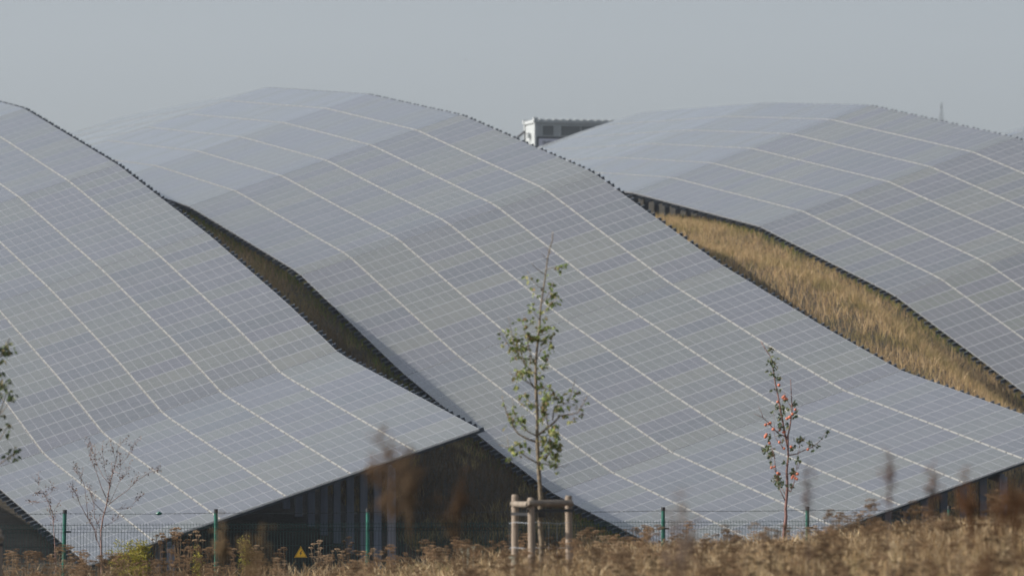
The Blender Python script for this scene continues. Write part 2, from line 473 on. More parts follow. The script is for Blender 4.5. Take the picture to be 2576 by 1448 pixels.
# warning sign on the mesh
sc_ = P(757,1400,95.4+.0); sy = Y0+math.tan(th)*(sc_.x-X0)-.09
sc_ = P(757,1391,sy); S = .105
sign = empty('warning_sign', sc_, 'small yellow triangular sign with black lightning bolt hung on the fence mesh', 'sign')
def tri(s, dy, mat, name, z0=0):
    mb = MB(); vs = [(-s,dy,-s*.58),(s,dy,-s*.58),(0,dy,s*1.15)]; vs2 = [(a,b+.003,c) for a,b,c in vs]
    mb.add(vs+vs2, [(0,1,2),(3,5,4),(0,3,4,1),(1,4,5,2),(2,5,3,0)]); o = mb.build(name, mat, sign); return o
tri(S, .004, M_YEL, 'sign_plate')
mb = MB(); s0 = S*.9; s1 = S*.8
o3 = [(-s0,-s0*.58),(s0,-s0*.58),(0,s0*1.15)]; i3 = [(-s1,-s1*.58),(s1,-s1*.58),(0,s1*1.15)]
mb.add([(a,.001,c) for a,c in o3]+[(a,.001,c) for a,c in i3], [(0,1,4,3),(1,2,5,4),(2,0,3,5)]); mb.build('black_border', M_INK, sign)
mb = MB(); bolt = [(.012,.05),(-.022,-.002),(-.002,.004),(-.012,-.038),(.022,.014),(.003,.008),(.022,.05)]
mb.add([(a,.001,c) for a,c in bolt], [tuple(range(7))]); mb.build('lightning_bolt', M_INK, sign)

# ------------------------------------------------------------------ trees
def crop(ox, oy, s, Y):
    return lambda x, y, dy=0: P((ox+x/s)*.805, (oy+y/s)*.805, Y+dy)
def tree(name, label, cat, Y, trunk, tr, branches, clusters, leafL, leafcols, bark, basexy=None, group=None, leafn=1.0, up=0):
    """trunk: list of world points (base first); branches: list of point lists; clusters: (centre, rx, rz, n)"""
    b0 = trunk[0]; g = gz(b0.x, b0.y); root = empty(name, (b0.x,b0.y,g), label, cat, group); R = root.location.copy()
    mb = MB(); pts = [Vector((b0.x,b0.y,g-.1))]+trunk
    m = len(pts); rad = [tr[0]*(1-i/(m-1))+tr[1]*(i/(m-1)) for i in range(m)]
    rad = [r*random.uniform(.93,1.08) for r in rad]
    mb.tube(pts, rad, 8)
    for br, r0 in branches:
        k = len(br); mb.tube(br, [r0*(1-.75*i/(k-1)) for i in range(k)], 5)
        for i in range(1,k):       # spurs
            for _ in range(2):
                p = br[i-1].lerp(br[i], random.random()); d = Vector((random.uniform(-1,1),random.uniform(-1,1),random.uniform(-.2,1))).normalized()
                mb.tube([p, p+d*random.uniform(.01,.035)], [r0*.4,r0*.2], 4)
    mb.build('trunk', bark, root, smooth=True, rel=R)
    allb = [p for br,_ in branches for i in range(len(br)-1) for p in [br[i].lerp(br[i+1],q) for q in (0,.25,.5,.75)]]+trunk
    lf = MB()
    for c, rx, rz, nn in clusters:
        nn = max(1, round(nn*leafn))
        for _ in range(nn):
            p = c+Vector((random.gauss(0,.5)*rx, random.gauss(0,.7)*max(rx,.03), random.gauss(0,.5)*rz))
            q = min(allb, key=lambda w: (w-p).length_squared)
            lf.col = random.choice(leafcols); jit = random.uniform(.8,1.2); lf.col = tuple(x*jit for x in lf.col)
            d = (p-q); d = (d.normalized() if d.length > 1e-3 else Vector((0,0,1)))*.5+Vector((random.uniform(-1,1),random.uniform(-1,1),random.uniform(-1.3,.5+up)))
            n_ = Vector((random.uniform(-1,1),random.uniform(-1,.2),random.uniform(.0,1)))
            L = leafL*random.uniform(.7,1.25)
            lf.leaf(p, d, n_, L, L*random.uniform(.5,.68))
    lf.build('crown', M_LEAF, root, smooth=False, rel=R)
    return root
def BR(fn_, pts, r0, spread=.25):
    s = random.uniform(-spread,spread); out = []
    for i,(x,y) in enumerate(pts): out.append(fn_(x,y, s*i/(len(pts)-1)))
    return out, r0
# staked pear-like tree
YT = 62.0; A_ = crop(1530,700,3.621,YT); B_ = crop(1530,1080,3.448,YT); C_ = crop(1540,1490,4.828,YT)
px = lambda k, s: k/s*.805*YT/F
trunk = [C_(735,980),C_(722,850),C_(715,740),C_(710,600),C_(718,400),C_(720,280),C_(712,180),C_(704,60),B_(530,1320),B_(522,1200),B_(515,1080),B_(511,960),B_(515,850),B_(512,700),B_(505,560),B_(500,430),B_(497,300),B_(500,150),B_(512,20),A_(545,1330),A_(560,1200),A_(570,1080),A_(575,970),A_(590,860),A_(612,720),A_(635,560),A_(655,400),A_(680,285),A_(712,180),A_(716,85)]
br = [BR(A_,p,r) for p,r in [
 ([(655,400),(620,375),(585,320)],.004),([(628,570),(560,525),(505,480),(470,440)],.005),([(610,730),(555,715),(490,640),(425,535)],.005),
 ([(640,510),(700,495),(760,490),(850,480)],.004),([(600,880),(650,820),(700,740),(725,690)],.005),([(575,1000),(630,970),(700,890),(760,850)],.006),
 ([(560,1080),(520,1030),(490,930)],.005),([(455,1448),(430,1330),(410,1250),(380,1150),(392,1020)],.006),([(300,1448),(270,1340),(250,1240),(235,1150),(220,1060)],.006),
 ([(240,1400),(190,1330),(150,1270),(100,1190)],.005),([(560,1260),(640,1240),(740,1160)],.005),([(570,1448),(600,1410),(650,1380),(700,1360)],.005),([(672,310),(640,270),(620,265)],.003),([(665,330),(690,320),(715,318)],.003)]]
br += [BR(B_,p,r) for p,r in [
 ([(500,470),(440,410),(340,350),(210,295)],.009),([(480,450),(440,380),(380,200),(300,80),(262,0)],.008),([(495,300),(440,270),(380,180),(330,60),(310,0)],.008),
 ([(500,200),(450,130),(425,40),(415,-20)],.007),([(502,650),(430,600),(370,535)],.007),([(505,1035),(400,1000),(310,950),(260,880),(200,780),(160,640),(130,540)],.012),
 ([(500,965),(420,930),(350,850),(270,740),(245,570)],.008),([(512,1260),(420,1210),(350,1160),(250,1110),(100,1065)],.009),([(205,1090),(195,1020),(185,970)],.004),
 ([(515,965),(600,900),(700,820),(760,750),(860,740),(950,720),(1000,640),(1055,540)],.013),([(630,870),(605,700),(570,560)],.008),([(680,800),(690,700),(750,650),(850,610),(890,480),(922,355)],.008),
 ([(520,1145),(580,1130),(650,1000),(660,900)],.007),([(522,1200),(600,1180),(700,1160)],.007),([(530,1260),(640,1280),(740,1300),(800,1305),(855,1275)],.006),
 ([(510,480),(570,450),(625,405)],.005),([(500,180),(545,60),(560,-20)],.005),([(380,660),(320,600),(285,540)],.004),([(445,130),(430,240),(390,330)],.004)]]
def CL(fn_, lst, s):
    return [(fn_(x,y,random.uniform(-.15,.15)), rx/s*.805*YT/F, ry/s*.805*YT/F, n_) for x,y,rx,ry,n_ in lst]
cl = CL(B_, [(300,60,60,60,18),(260,110,30,40,6),(440,150,50,40,11),(600,110,40,50,10),(580,225,45,30,7),(320,290,60,40,15),(400,280,40,60,12),(540,330,30,30,6),(290,350,25,30,4),(290,440,25,30,4),(545,430,30,60,9),
 (410,520,30,30,5),(640,470,30,50,7),(620,540,60,40,12),(710,580,50,50,14),(590,620,70,60,18),(740,680,60,50,14),(400,610,40,30,6),(270,660,20,30,3),(440,650,30,30,4),(580,710,60,60,14),(250,760,60,50,13),(350,800,50,40,9),
 (270,840,30,30,5),(380,890,30,30,5),(160,870,8,25,2),(210,1200,30,25,4),(560,800,40,40,6),(660,900,60,60,16),(710,950,50,60,18),(600,1020,60,50,16),(680,1060,60,50,20),(740,1100,22,70,12),(620,1120,50,40,12),(700,1200,60,50,16),
 (570,1190,30,30,5),(690,1270,60,40,13),(550,1300,30,30,6),(240,1100,60,30,9),(310,1060,30,30,5),(390,1080,30,40,6),(300,1150,60,40,9),(440,1125,20,20,2),(720,1365,20,15,2),(870,455,20,15,1),(945,480,15,12,1),(830,510,15,12,1),
 (920,520,15,12,2),(850,560,12,15,1),(910,580,15,15,2),(935,630,12,20,2),(885,635,12,12,1),(840,660,30,20,4),(980,685,15,12,2),(985,740,20,15,3),(870,810,12,15,2),(915,790,12,15,2),(1040,610,8,12,1),(780,590,20,15,3),(820,745,30,15,3),(340,540,30,25,4),(160,625,15,15,2)],3.448)
cl += CL(A_, [(610,740,15,15,2),(490,720,12,15,2),(490,785,10,15,1),(545,805,15,12,2),(700,710,20,15,4),(720,800,32,28,9),(640,855,25,12,3),(710,895,50,25,12),(660,945,20,20,3),(650,600,8,8,1),(545,630,10,10,1),(495,610,8,10,1),(410,590,8,8,1),(445,640,6,8,1),(780,480,28,15,5),(840,475,22,18,4),(785,535,14,18,3),
 (455,915,12,8,1),(510,905,10,12,1),(475,970,28,14,4),(560,990,30,20,5),(595,1005,10,10,1),(490,1100,14,20,3),(495,1045,8,8,1),(615,1075,18,20,3),(430,1070,15,12,2),(365,1095,18,12,2),(430,1155,20,16,3),(560,1195,30,25,7),(640,1170,40,30,9),(745,1185,12,12,2),(720,1225,14,14,2),(670,1275,18,22,4),(205,1190,12,14,1),(275,1115,18,8,1),(290,1195,18,8,1),
 (118,1300,10,10,1),(160,1230,10,10,1),(200,1238,16,10,2),(145,1355,14,18,2),(210,1340,14,18,3),(300,1300,60,55,18),(440,1250,30,16,5),(500,1300,55,50,18),(610,1320,38,38,9),(690,1380,28,38,7),(240,1400,20,25,4),(390,1400,45,40,12),(100,1225,10,8,1),(775,845,12,8,1)],3.621)
GREENS = [(.17,.24,.035),(.13,.19,.03),(.22,.27,.06),(.10,.14,.03),(.30,.30,.09),(.16,.21,.05),(.34,.31,.13),(.17,.11,.04)]
tree('young_tree', 'slender young tree with sparse curled green leaves tied inside a wooden stake frame', 'tree', YT, trunk, (.027,.004), br, cl, .046, GREENS, M_BARK, leafn=2.2)
# young apple tree
YA = 75.0; D_ = crop(2340,1060,4.023,YA); E_ = crop(2340,1400,4.023,YA)
trunk = [E_(440,1060),E_(455,950),E_(466,850),E_(460,760),E_(470,650),E_(482,500),E_(480,400),E_(475,280),E_(485,200),E_(495,100),D_(490,1340),D_(492,1200),D_(515,1100),D_(530,1000),D_(545,880),D_(538,780),D_(535,700),D_(525,500)]
br = [BR(D_,p,r) for p,r in [([(490,1350),(450,1180),(430,1050),(400,900),(370,720),(335,560),(310,400),(295,290),(270,210),(200,110),(150,20)],.014),
 ([(480,1225),(380,1190),(300,1110),(240,1040),(180,985),(70,935)],.009),([(180,985),(150,900),(120,830)],.004),([(540,860),(490,780),(445,660)],.006),([(440,1370),(400,1320),(340,1250),(320,1180),(315,910)],.005),([(430,1380),(385,1290),(410,1210)],.004),
 ([(330,1500),(310,1440),(280,1330),(240,1220)],.006),([(750,1378),(760,1310)],.003),([(800,1355),(820,1400)],.003)]]
br += [BR(E_,p,r) for p,r in [([(495,85),(600,70),(700,20),(800,-18),(900,-98),(970,-208)],.008),([(600,270),(610,140),(640,-50)],.005),([(455,655),(400,540),(370,470)],.008),([(470,600),(430,530),(400,480)],.006),([(495,525),(525,545),(555,470),(575,400),(600,260)],.008),
 ([(345,300),(320,130),(300,0)],.005),([(350,320),(290,210),(240,50)],.005),([(615,260),(650,150)],.004),([(370,470),(355,380),(345,300)],.006)]]
YT_ = YT; YT = YA
cl = CL(D_, [(275,270,40,35,11),(330,340,28,38,8),(300,430,32,35,8),(370,490,38,38,11),(320,630,25,15,3),(380,640,15,20,3),(355,850,20,40,5),(420,850,38,45,13),(440,930,14,14,3),(405,960,18,28,6),(575,810,32,22,8),(510,880,28,18,6),(590,910,15,15,3),(565,965,15,12,3),(400,1080,28,45,14),(470,1050,15,10,2),(495,1090,14,12,2),
 (370,1190,12,16,2),(430,1280,16,14,3),(270,1220,22,22,5),(240,1360,55,40,13),(260,1430,40,30,10),(550,1370,45,26,10),(650,1270,55,22,13),(600,1245,30,10,4),(760,1310,40,18,9),(650,1340,12,16,2),(850,1340,28,12,4),(815,1390,12,10,2),(980,1170,30,18,5),(905,1235,14,8,1),(260,130,38,18,7),(350,250,16,20,3),(285,935,14,8,1),(460,770,22,20,4),(250,400,14,8,1),(385,1000,12,16,3)],4.023)
cl += CL(E_, [(220,30,40,20,8),(270,90,22,14,3),(290,170,10,8,1),(455,190,25,18,4),(630,150,45,16,7),(565,290,48,30,15),(350,390,50,60,30),(390,450,45,40,14),(530,470,22,26,6),(490,120,18,14,2)],4.023)
AG = [(.05,.085,.03),(.07,.11,.035),(.10,.13,.05),(.045,.07,.03),(.15,.16,.07),(.18,.15,.07)]
at = tree('apple_tree', 'thin young apple tree bearing small orange-red apples, right of the staked tree', 'tree', YA, trunk, (.022,.004), br, cl, .046, AG, M_BARKR, leafn=1.9, up=.3)
fr = [(D_,x,y) for x,y in [(380,575),(365,785),(430,730),(455,745),(445,715),(480,745),(495,985),(515,975),(480,995),(585,880),(550,935),(250,1058),(270,1050),(212,1072),(300,1132),(310,1125),(212,1210),(225,1190),(205,1225),(260,1302),(385,1140),(432,1165),(455,1160),(385,1290),(445,1368),(530,1350),(742,1380)]]+[(E_,x,y) for x,y in [(285,240),(322,230),(365,310),(382,320),(545,355),(560,345),(580,370),(602,385),(610,320),(540,375)]]
proto = None; R = at.location
bm = MB(); prof = [(0,-.75),(.45,-.95),(.85,-.55),(1,0),(.88,.5),(.5,.85),(.12,.8),(0,.6)]
r_ = .0175
ring = []; vs = []; fs = []
for i,(a,z) in enumerate(prof):
    for k in range(10): vs.append((r_*a*math.cos(k*.6283), r_*a*math.sin(k*.6283), r_*z))
for i in range(len(prof)-1):
    for k in range(10): fs.append((i*10+k, i*10+(k+1)%10, (i+1)*10+(k+1)%10, (i+1)*10+k))
bm.add(vs, fs)
for i,(fn_,x,y) in enumerate(fr):
    p = fn_(x,y,random.uniform(-.08,.02)-.02)-R
    if proto is None: proto = bm.build('apple', M_APPLE, at, smooth=True); o = proto
    else: o = proto.copy(); COL.objects.link(o); o.parent = at
    o.location = p; s = random.uniform(.85,1.25); o.scale = (s,s,s); o.rotation_euler = (random.uniform(-.5,.5),random.uniform(-.5,.5),random.uniform(0,6))
YT = YT_
# tree at the left edge
G_ = crop(0,1030,3.217,60.0); YT = 60.0
trunk = [P(-75,1420,60),P(-78,1300,60),P(-72,1200,60),P(-70,1100,60),P(-64,1000,60),P(-66,900,60),P(-60,800,60),P(-55,720,60)]
br = [BR(G_,p,r,.15) for p,r in [([(-265,420),(-120,330),(20,260),(70,160),(92,90)],.012),([(-260,1000),(-100,920),(5,820),(50,680),(85,560)],.010),([(-265,1200),(-120,1160),(0,1100),(60,1000),(90,940)],.009),([(-280,1450),(-100,1400),(0,1345),(60,1300),(140,1250)],.010),
  ([(0,850),(50,790),(90,740)],.006),([(-240,300),(-150,100),(-90,-60)],.010),([(-290,700),(-400,500),(-480,300)],.012)]]
cl = CL(G_, [(20,190,50,40,18),(80,215,30,25,8),(150,208,14,10,2),(80,130,15,35,5),(65,275,14,14,3),(15,300,20,25,5),(8,430,20,30,7),(42,435,8,10,1),(40,560,45,35,18),(100,530,25,12,5),(70,620,25,30,6),(130,650,35,12,3),(110,700,38,30,12),(0,680,25,40,10),(20,870,24,14,4),(5,990,16,12,5),(105,985,12,18,3),(95,1045,14,25,4),(85,935,25,6,3),(150,1215,45,28,12),(100,1255,32,20,8),(150,1285,12,18,3),(180,1270,12,18,2),
  (-150,350,120,90,40),(-150,850,120,100,40),(-150,1100,120,80,30),(-200,100,110,110,40),(-400,450,110,110,40),(-380,900,120,120,40)],3.217)
tree('young_tree', 'leafy young tree at the left edge, only its right branch tips in view', 'tree', 60, trunk, (.04,.012), br, cl, .058, [(.05,.075,.03),(.07,.10,.035),(.045,.065,.03),(.12,.14,.05),(.24,.20,.09)], M_BARK)
YT = YT_
# bare shrubs before the fence
Fc = crop(50,1340,3.447,86.0)
def shrub(label, trunkpts, r, brs, tw, seed, n_leaf):
    random.seed(seed)
    tp = [Fc(*p) for p in trunkpts]; b0 = tp[0]; g = gz(b0.x,b0.y); root = empty('bare_shrub', (b0.x,b0.y,g), label, 'shrub'); R = root.location.copy()
    mb = MB(); pts = [Vector((b0.x,b0.y,g-.05))]+tp; mb.tube(pts, [r*(1-.8*i/(len(pts)-1)) for i in range(len(pts))], 6)
    lf = MB()
    alls = [tp]
    for p, r0 in brs:
        q, _ = BR(Fc, p, r0, .35); alls.append(q); mb.tube(q, [r0*(1-.8*i/(len(q)-1)) for i in range(len(q))], 4)
    for q in alls:
        L = sum((q[i+1]-q[i]).length for i in range(len(q)-1))
        for _ in range(int(L*tw)):
            f = random.uniform(.45,1)*(len(q)-1); i = min(int(f),len(q)-2); s = q[i].lerp(q[i+1],f-i)
            up = (q[i+1]-q[i]).normalized()
            d = (up+Vector((random.uniform(-1,1),random.uniform(-1,1),random.uniform(-.1,.8)))*.9).normalized(); ln = random.uniform(.05,.2)
            e = s+d*ln; m_ = s.lerp(e,.5)+Vector((0,0,ln*.08)); mb.tube([s,m_,e],[.0022,.0016,.0012],3)
            for _k in range(n_leaf):
                t_ = random.uniform(.3,1); c = s.lerp(e,t_)+Vector((random.uniform(-.03,.03),0,random.uniform(-.03,.03)))
                lf.col = random.choice([(.10,.07,.07),(.14,.09,.07),(.08,.07,.07),(.2,.12,.07)])
                lf.leaf(c, Vector((random.uniform(-1,1),random.uniform(-1,1),random.uniform(-1,1))), Vector((0,-1,.3)), random.uniform(.016,.032), random.uniform(.01,.018))
    mb.build('trunk', M_TWIG, root, smooth=True, rel=R); lf.build('dry_leaves', M_DRY, root, rel=R)
shrub('tall bare reddish shrub with tiny withered leaves between the two left fence posts', [(925,1448),(920,1300),(918,1100),(940,950),(975,830),(1000,680),(1020,570),(1050,450),(1080,350)], .016,
 [([(950,900),(830,780),(800,680)],.006),([(975,740),(920,620),(890,520),(820,350),(790,260)],.008),([(1010,590),(940,510),(870,370),(830,240),(810,140)],.006),([(990,820),(1100,730),(1200,660),(1300,560),(1450,460),(1530,445)],.007),
  ([(895,1040),(850,950),(840,800),(820,690)],.007),([(920,1120),(890,1030),(885,990)],.006),([(870,1200),(850,1080),(760,930),(690,800),(650,690),(600,620)],.009),([(780,960),(760,780),(740,600),(680,470),(650,415)],.006),([(920,1290),(880,1200),(860,1080),(790,960)],.008),
  ([(930,1060),(1040,1000),(1110,960)],.005),([(1050,450),(1120,480),(1130,360),(1120,300)],.005),([(1080,350),(1100,200),(1170,120)],.005),([(1080,350),(1060,270),(1040,190)],.004),([(1100,420),(1200,300),(1310,130)],.004),([(960,900),(1060,860),(1200,860),(1380,700)],.004),([(1010,800),(1120,560),(1230,420)],.004),([(1020,640),(960,440),(930,200)],.004)], 16, 11, 3)
shrub('small bare shrub left of the first fence post', [(430,1448),(425,1300),(420,1200),(410,1080),(405,960),(395,890),(350,780),(310,700)], .009,
 [([(395,890),(440,840)],.004),([(350,770),(290,780),(180,800)],.004),([(310,700),(260,640),(235,570)],.003),([(330,720),(390,670),(400,650)],.003),([(315,700),(240,690)],.003)], 22, 12, 3)
random.seed(21)

# ------------------------------------------------------------- stake frame
def stakeframe(label, L, M, Rr, top, gdepth):
    g = gz(M.x,M.y); root = empty('stake_frame', ((L.x+Rr.x)/2, L.y, g), label, 'tree stakes', 'wooden tree stake frames'); R = root.location.copy()
    def stake(p, zt, lx):
        mb = MB(); b = Vector((p.x+lx,p.y,gz(p.x,p.y)-.2)); t = Vector((p.x,p.y,zt))
        mb.tube([b, b.lerp(t,.5), t-Vector((0,0,.014)), t], [.037,.037,.0365,.028], 14); mb.build('stake', M_WOOD, root, smooth=False, rel=R)
    stake(L, top, .0); stake(M, top-.03, .02); stake(Rr, top-.01, .015)
    def rail(a, b, z, over=.08):
        d = (b-a).normalized(); mb = MB(); a2 = a-d*over; b2 = b+d*over; a2.z = z; b2.z = z
        mb.tube([a2,a2+d*.02,b2-d*.02,b2],[.022,.031,.031,.022],12); mb.build('cross_rail', M_WOODH, root, rel=R)
    o = Vector((0,-.055,0))
    rail(L+o*1.3, M+o*.6+Vector((-.05,0,0)), top-.10, .07); rail(M+o, Rr+o*1.2, top-.085, .06); rail(L+Vector((0,.07,0)), Rr+Vector((0,.07,0)), top-.1, .05)
    def strap(a, b, z, h=.03):
        mb = MB(); a = Vector(a); b = Vector(b); a.z = z; b.z = z; mb.bar(a, b, .006, h); mb.build('strap', M_BLACK, root, rel=R)
    z = top-.175
    strap(L+Vector((-.04,-.045,0)), M+Vector((-.03,.0,0)), z-.025); strap(M+Vector((-.045,-.045,0)), Rr+Vector((.05,-.05,0)), z+.01, .034)
    mb = MB(); c = Vector((M.x+.11, M.y+.3, z-.03)); mb.box(c, (.035,0,0),(0,.004,0),(0,0,.03)); mb.build('strap', M_BLACK, root, rel=R)
    mb = MB()
    for z_, j in ((top-.29,.012),(top-.55,.006)):
        pts = []
        for i in range(13):
            f = i/12; p = (L+Vector((-.06,-.04,0))).lerp(Rr+Vector((-.0,-.1,0)), f); p.y -= math.sin(f*math.pi)*.45
            p.z = z_+random.uniform(-j,j); pts.append(p)
        mb.tube(pts, .003, 4)
    for f in (0,.03,.5,.66,.8):
        p = (L+Vector((-.06,-.04,0))).lerp(Rr+Vector((0,-.1,0)), f); p.y -= math.sin(f*math.pi)*.45
        mb.tube([Vector((p.x,p.y,top-.28)), Vector((p.x,p.y,gz(p.x,p.y)))], .0016, 3)
    mb.build('wire_guard', M_GALV, root, rel=R)
Lp = P(1295.5,1243,62.15); Mp = P(1335.5,1250,61.6); Rp = P(1430,1247,62.2)
stakeframe('round-post wooden frame with black straps holding the slender young tree', Vector((Lp.x,Lp.y,0)), Vector((Mp.x,Mp.y,0)), Vector((Rp.x,Rp.y,0)), Lp.z, 1)
Lp = P(-150,1328,59.9); Mp = P(-95,1330,59.4); Rp = P(-3,1328,60.0)
stakeframe('wooden stake frame cut off by the left edge, one rail end in view', Vector((Lp.x,Lp.y,0)), Vector((Mp.x,Mp.y,0)), Vector((Rp.x-.0,Rp.y,0)), Lp.z, 1)

# ------------------------------------------------------- container building
Yc = 300.0; c0 = P(1345,297,Yc); ang = math.radians(15)
cab = empty('equipment_container', (c0.x, c0.y, 0), 'white equipment container with dark louvres on the crest between the middle and right tables', 'container')
gc = gz(c0.x+2, c0.y+1); H = c0.z-gc; cab.location.z = gc
LX = Vector((math.cos(ang), math.sin(ang), 0)); LY = Vector((-math.sin(ang), math.cos(ang), 0)); LZ = Vector((0,0,1))
WL, WD = 6.06, 2.1
def cbox(name, mat, x0,x1,y0,y1,z0,z1, par=cab):
    mb = MB(); c = LX*(x0+x1)/2+LY*(y0+y1)/2+LZ*(z0+z1)/2
    mb.box(c, LX*(x1-x0)/2, LY*(y1-y0)/2, LZ*(z1-z0)/2); return mb.build(name, mat, par)
cbox('body', M_WHITE, .06,WL-.06,.05,WD-.05,-.2,H-.12)
cbox('roof_edge', M_WHITE, -.02,WL,-.03,WD,H-.22,H-.06)
for i in range(16):
    x = .28+i*.37; cbox('roof_rib', M_WHITE, x,x+.2,0,WD-.1,H-.06,H-.025)
for x in (0,WL-.17):
    for y in (-.01,WD-.16): cbox('corner_post', M_WHITE, x,x+.17,y,y+.17,-.2,H-.22)
cbox('corner_casting', M_WHITE, -.06,.16,-.05,.17,H-.2,H+.04); cbox('corner_casting', M_WHITE, -.06,.16,WD-.17,WD+.03,H-.2,H+.02)
cbox('lamp_box', M_WHITE, -.12,0,.9,1.1,H-.95,H-.68)
zt = H-.36; zb = H-.86
for x0,x1 in ((.42,1.0),(1.38,2.4),(2.44,3.5),(3.9,4.9)):
    f = cbox('vent', M_VENT, x0,x1,.02,.045,zb,zt)
    for q in ((x0-.05,x0,zb-.05,zt+.05),(x1,x1+.05,zb-.05,zt+.05),(x0,x1,zt,zt+.05),(x0,x1,zb-.05,zb)): cbox('vent_frame', M_WHITE, q[0],q[1],-.01,.04,q[2],q[3],f)
sb = cbox('sign_board', M_SIGNW, .2,3.2,.0,.03,H-1.9,H-1.0)
cbox('board_frame', M_INK, .14,3.26,-.02,.02,H-1.0,H-.93, sb); cbox('board_frame', M_INK, .12,.2,-.02,.02,H-1.9,H-.93, sb)
cu = bpy.data.curves.new('lettering','FONT'); cu.body = 'PHEU 3457'; cu.size = .27; cu.extrude = .003
tmp = bpy.data.objects.new('lettering', cu); COL.objects.link(tmp)
dg = bpy.context.evaluated_depsgraph_get(); me = bpy.data.meshes.new_from_object(tmp.evaluated_get(dg)); bpy.data.objects.remove(tmp)
me.materials.clear(); me.materials.append(M_INK)
tx = bpy.data.objects.new('lettering', me); COL.objects.link(tx); tx.parent = sb
tx.location = LX*.42-LY*.012+LZ*(H-1.32); tx.rotation_euler = (math.pi/2,0,ang); tx.scale = (.85,1,1)
mb = MB(); a = P(1345-25,340-10,Yc+1.0)-Vector((c0.x,c0.y,gc)); b = P(1345-55,358-8,Yc+1.0)-Vector((c0.x,c0.y,gc)); b.z -= .1
mb.tube([a,b,b+Vector((-.3,0,-1.6))], .06, 6); mb.tube([a,a+Vector((0,0,-2.2))], .03, 6); mb.build('handrail', M_INK, cab)

# ------------------------------------------------------------ lattice mast
Ym = 2000.0; tip = P(2370,258,Ym); gm = gz(tip.x,Ym)
mast = empty('lattice_mast', (tip.x,Ym,gm), 'faint lattice mast rising behind the right table', 'mast')
H = tip.z-gm; mb = MB()
def wd(z):  # half width at height below tip
    return np.interp(z, [0,1.5,2.2,4.2,6,60,130], [.05,.25,.12,.5,.65,2.8,5])
zz = [0,.8,1.5,2.2,3.2,4.2,5.2,6,8,11,15,20,26,34,44,56,70,90,110]
zz = [z for z in zz if z < H]+[H]
for i in range(len(zz)-1):
    a, b = float(wd(zz[i])), float(wd(zz[i+1])); za, zb_ = H-zz[i], H-zz[i+1]
    ca = [(a,a),(a,-a),(-a,-a),(-a,a)]; cb = [(b,b),(b,-b),(-b,-b),(-b,b)]
    for k in range(4):
        mb.tube([(*ca[k],za),(*cb[k],zb_)], .10, 4); mb.tube([(*ca[k],za),(*cb[(k+1)%4],zb_)], .06, 3); mb.tube([(*ca[k],za),(*ca[(k+1)%4],za)], .06, 3)
mb.build('lattice_tower', M_MAST, mast)
mb = MB(); mb.tube([(0,0,H-.5),(0,0,H+.5)], .05, 4); mb.box((0,0,H-1.2),(.16,0,0),(0,.16,0),(0,0,.6)); mb.build('antenna', M_MAST, mast)

# --------------------------------------------------------------------- bird
bp_ = P(1171,150,900); bird = empty('bird', bp_, 'tiny dark bird high in the empty sky above the central table', 'bird')
mb = MB(); mb.tube([(-.14,0,.0),(-.08,0,.012),(0,0,.015),(.09,0,.0),(.15,0,-.005)],[.01,.03,.042,.028,.006],8)
for s in (-1,1):
    pts = [(-.05,0,.02),(-.03,s*.12,.06),(-.02,s*.25,.05),(.03,s*.26,.045),(.05,s*.12,.05),(.04,0,.02)]
    mb.add(pts+[(a,b,c-.008) for a,b,c in pts], [(0,1,4,5),(1,2,3,4),(11,10,7,6),(10,9,8,7),(0,6,7,1),(1,7,8,2),(2,8,9,3),(3,9,10,4),(4,10,11,5)])
mb.build('body', M_INK, bird, smooth=False); bird.rotation_euler = (0,0,.9)

# --------------------------------------------------------------- vegetation
def blades(name, X, Y, H, W, C, mat, lean=.35, kind='stuff', label=None, cat=None, head=0.0, parent=None):
    n = len(X); Z = ground(X,Y)-.02
    az = rng.uniform(0,2*np.pi,n); ln = np.abs(rng.normal(0,lean,n))*H
    fa = rng.uniform(-.9,.9,n); wx = np.cos(fa)*W; wy = np.sin(fa)*W
    dx = np.cos(az)*ln; dy = np.sin(az)*ln
    B = np.stack([X,Y,Z],-1); w = np.stack([wx,wy,np.zeros(n)],-1)
    mid = B+np.stack([dx*.35,dy*.35,H*.55],-1); top = B+np.stack([dx,dy,H],-1)
    if head:
        m2 = B+np.stack([dx*.55,dy*.55,H*.72],-1)
        V = np.stack([B-w*.3, B+w*.3, m2-w*.25, m2+w*.25, B+np.stack([dx*.78,dy*.78,H*.86],-1)-w*head, B+np.stack([dx*.78,dy*.78,H*.86],-1)+w*head, top],1)
        q = np.array([[0,1,3,2],[2,3,5,4]]); t = np.array([[4,5,6]]); nv = 7
    else:
        V = np.stack([B-w*.6, B+w*.6, mid-w*.5, mid+w*.5, top],1)
        q = np.array([[0,1,3,2]]); t = np.array([[2,3,4]]); nv = 5
    idx = (np.arange(n)*nv)[:,None,None]
    Q = (q[None]+idx).reshape(-1,4); T = (t[None]+idx).reshape(-1,3)
    Cc = np.repeat(C, nv, axis=0)
    return tag(npmesh(name, V.reshape(-1,3), Q, T, Cc, mat, parent), label, cat, None, kind)
def pick(pal, n, jit=.25):
    pal = np.array(pal); c = pal[rng.integers(0,len(pal),n)]
    return c*rng.uniform(1-jit,1+jit,(n,1))
STRAW = [(.58,.45,.28),(.44,.31,.17),(.50,.37,.21),(.38,.26,.13),(.33,.21,.10),(.27,.17,.085),(.52,.40,.25)]
BROWN = [(.16,.085,.04),(.22,.12,.055),(.12,.07,.035),(.25,.15,.075)]
def noise2(X,Y,s): return np.array([mnoise.noise(Vector((a*s,b*s,3.3))) for a,b in zip(X,Y)])
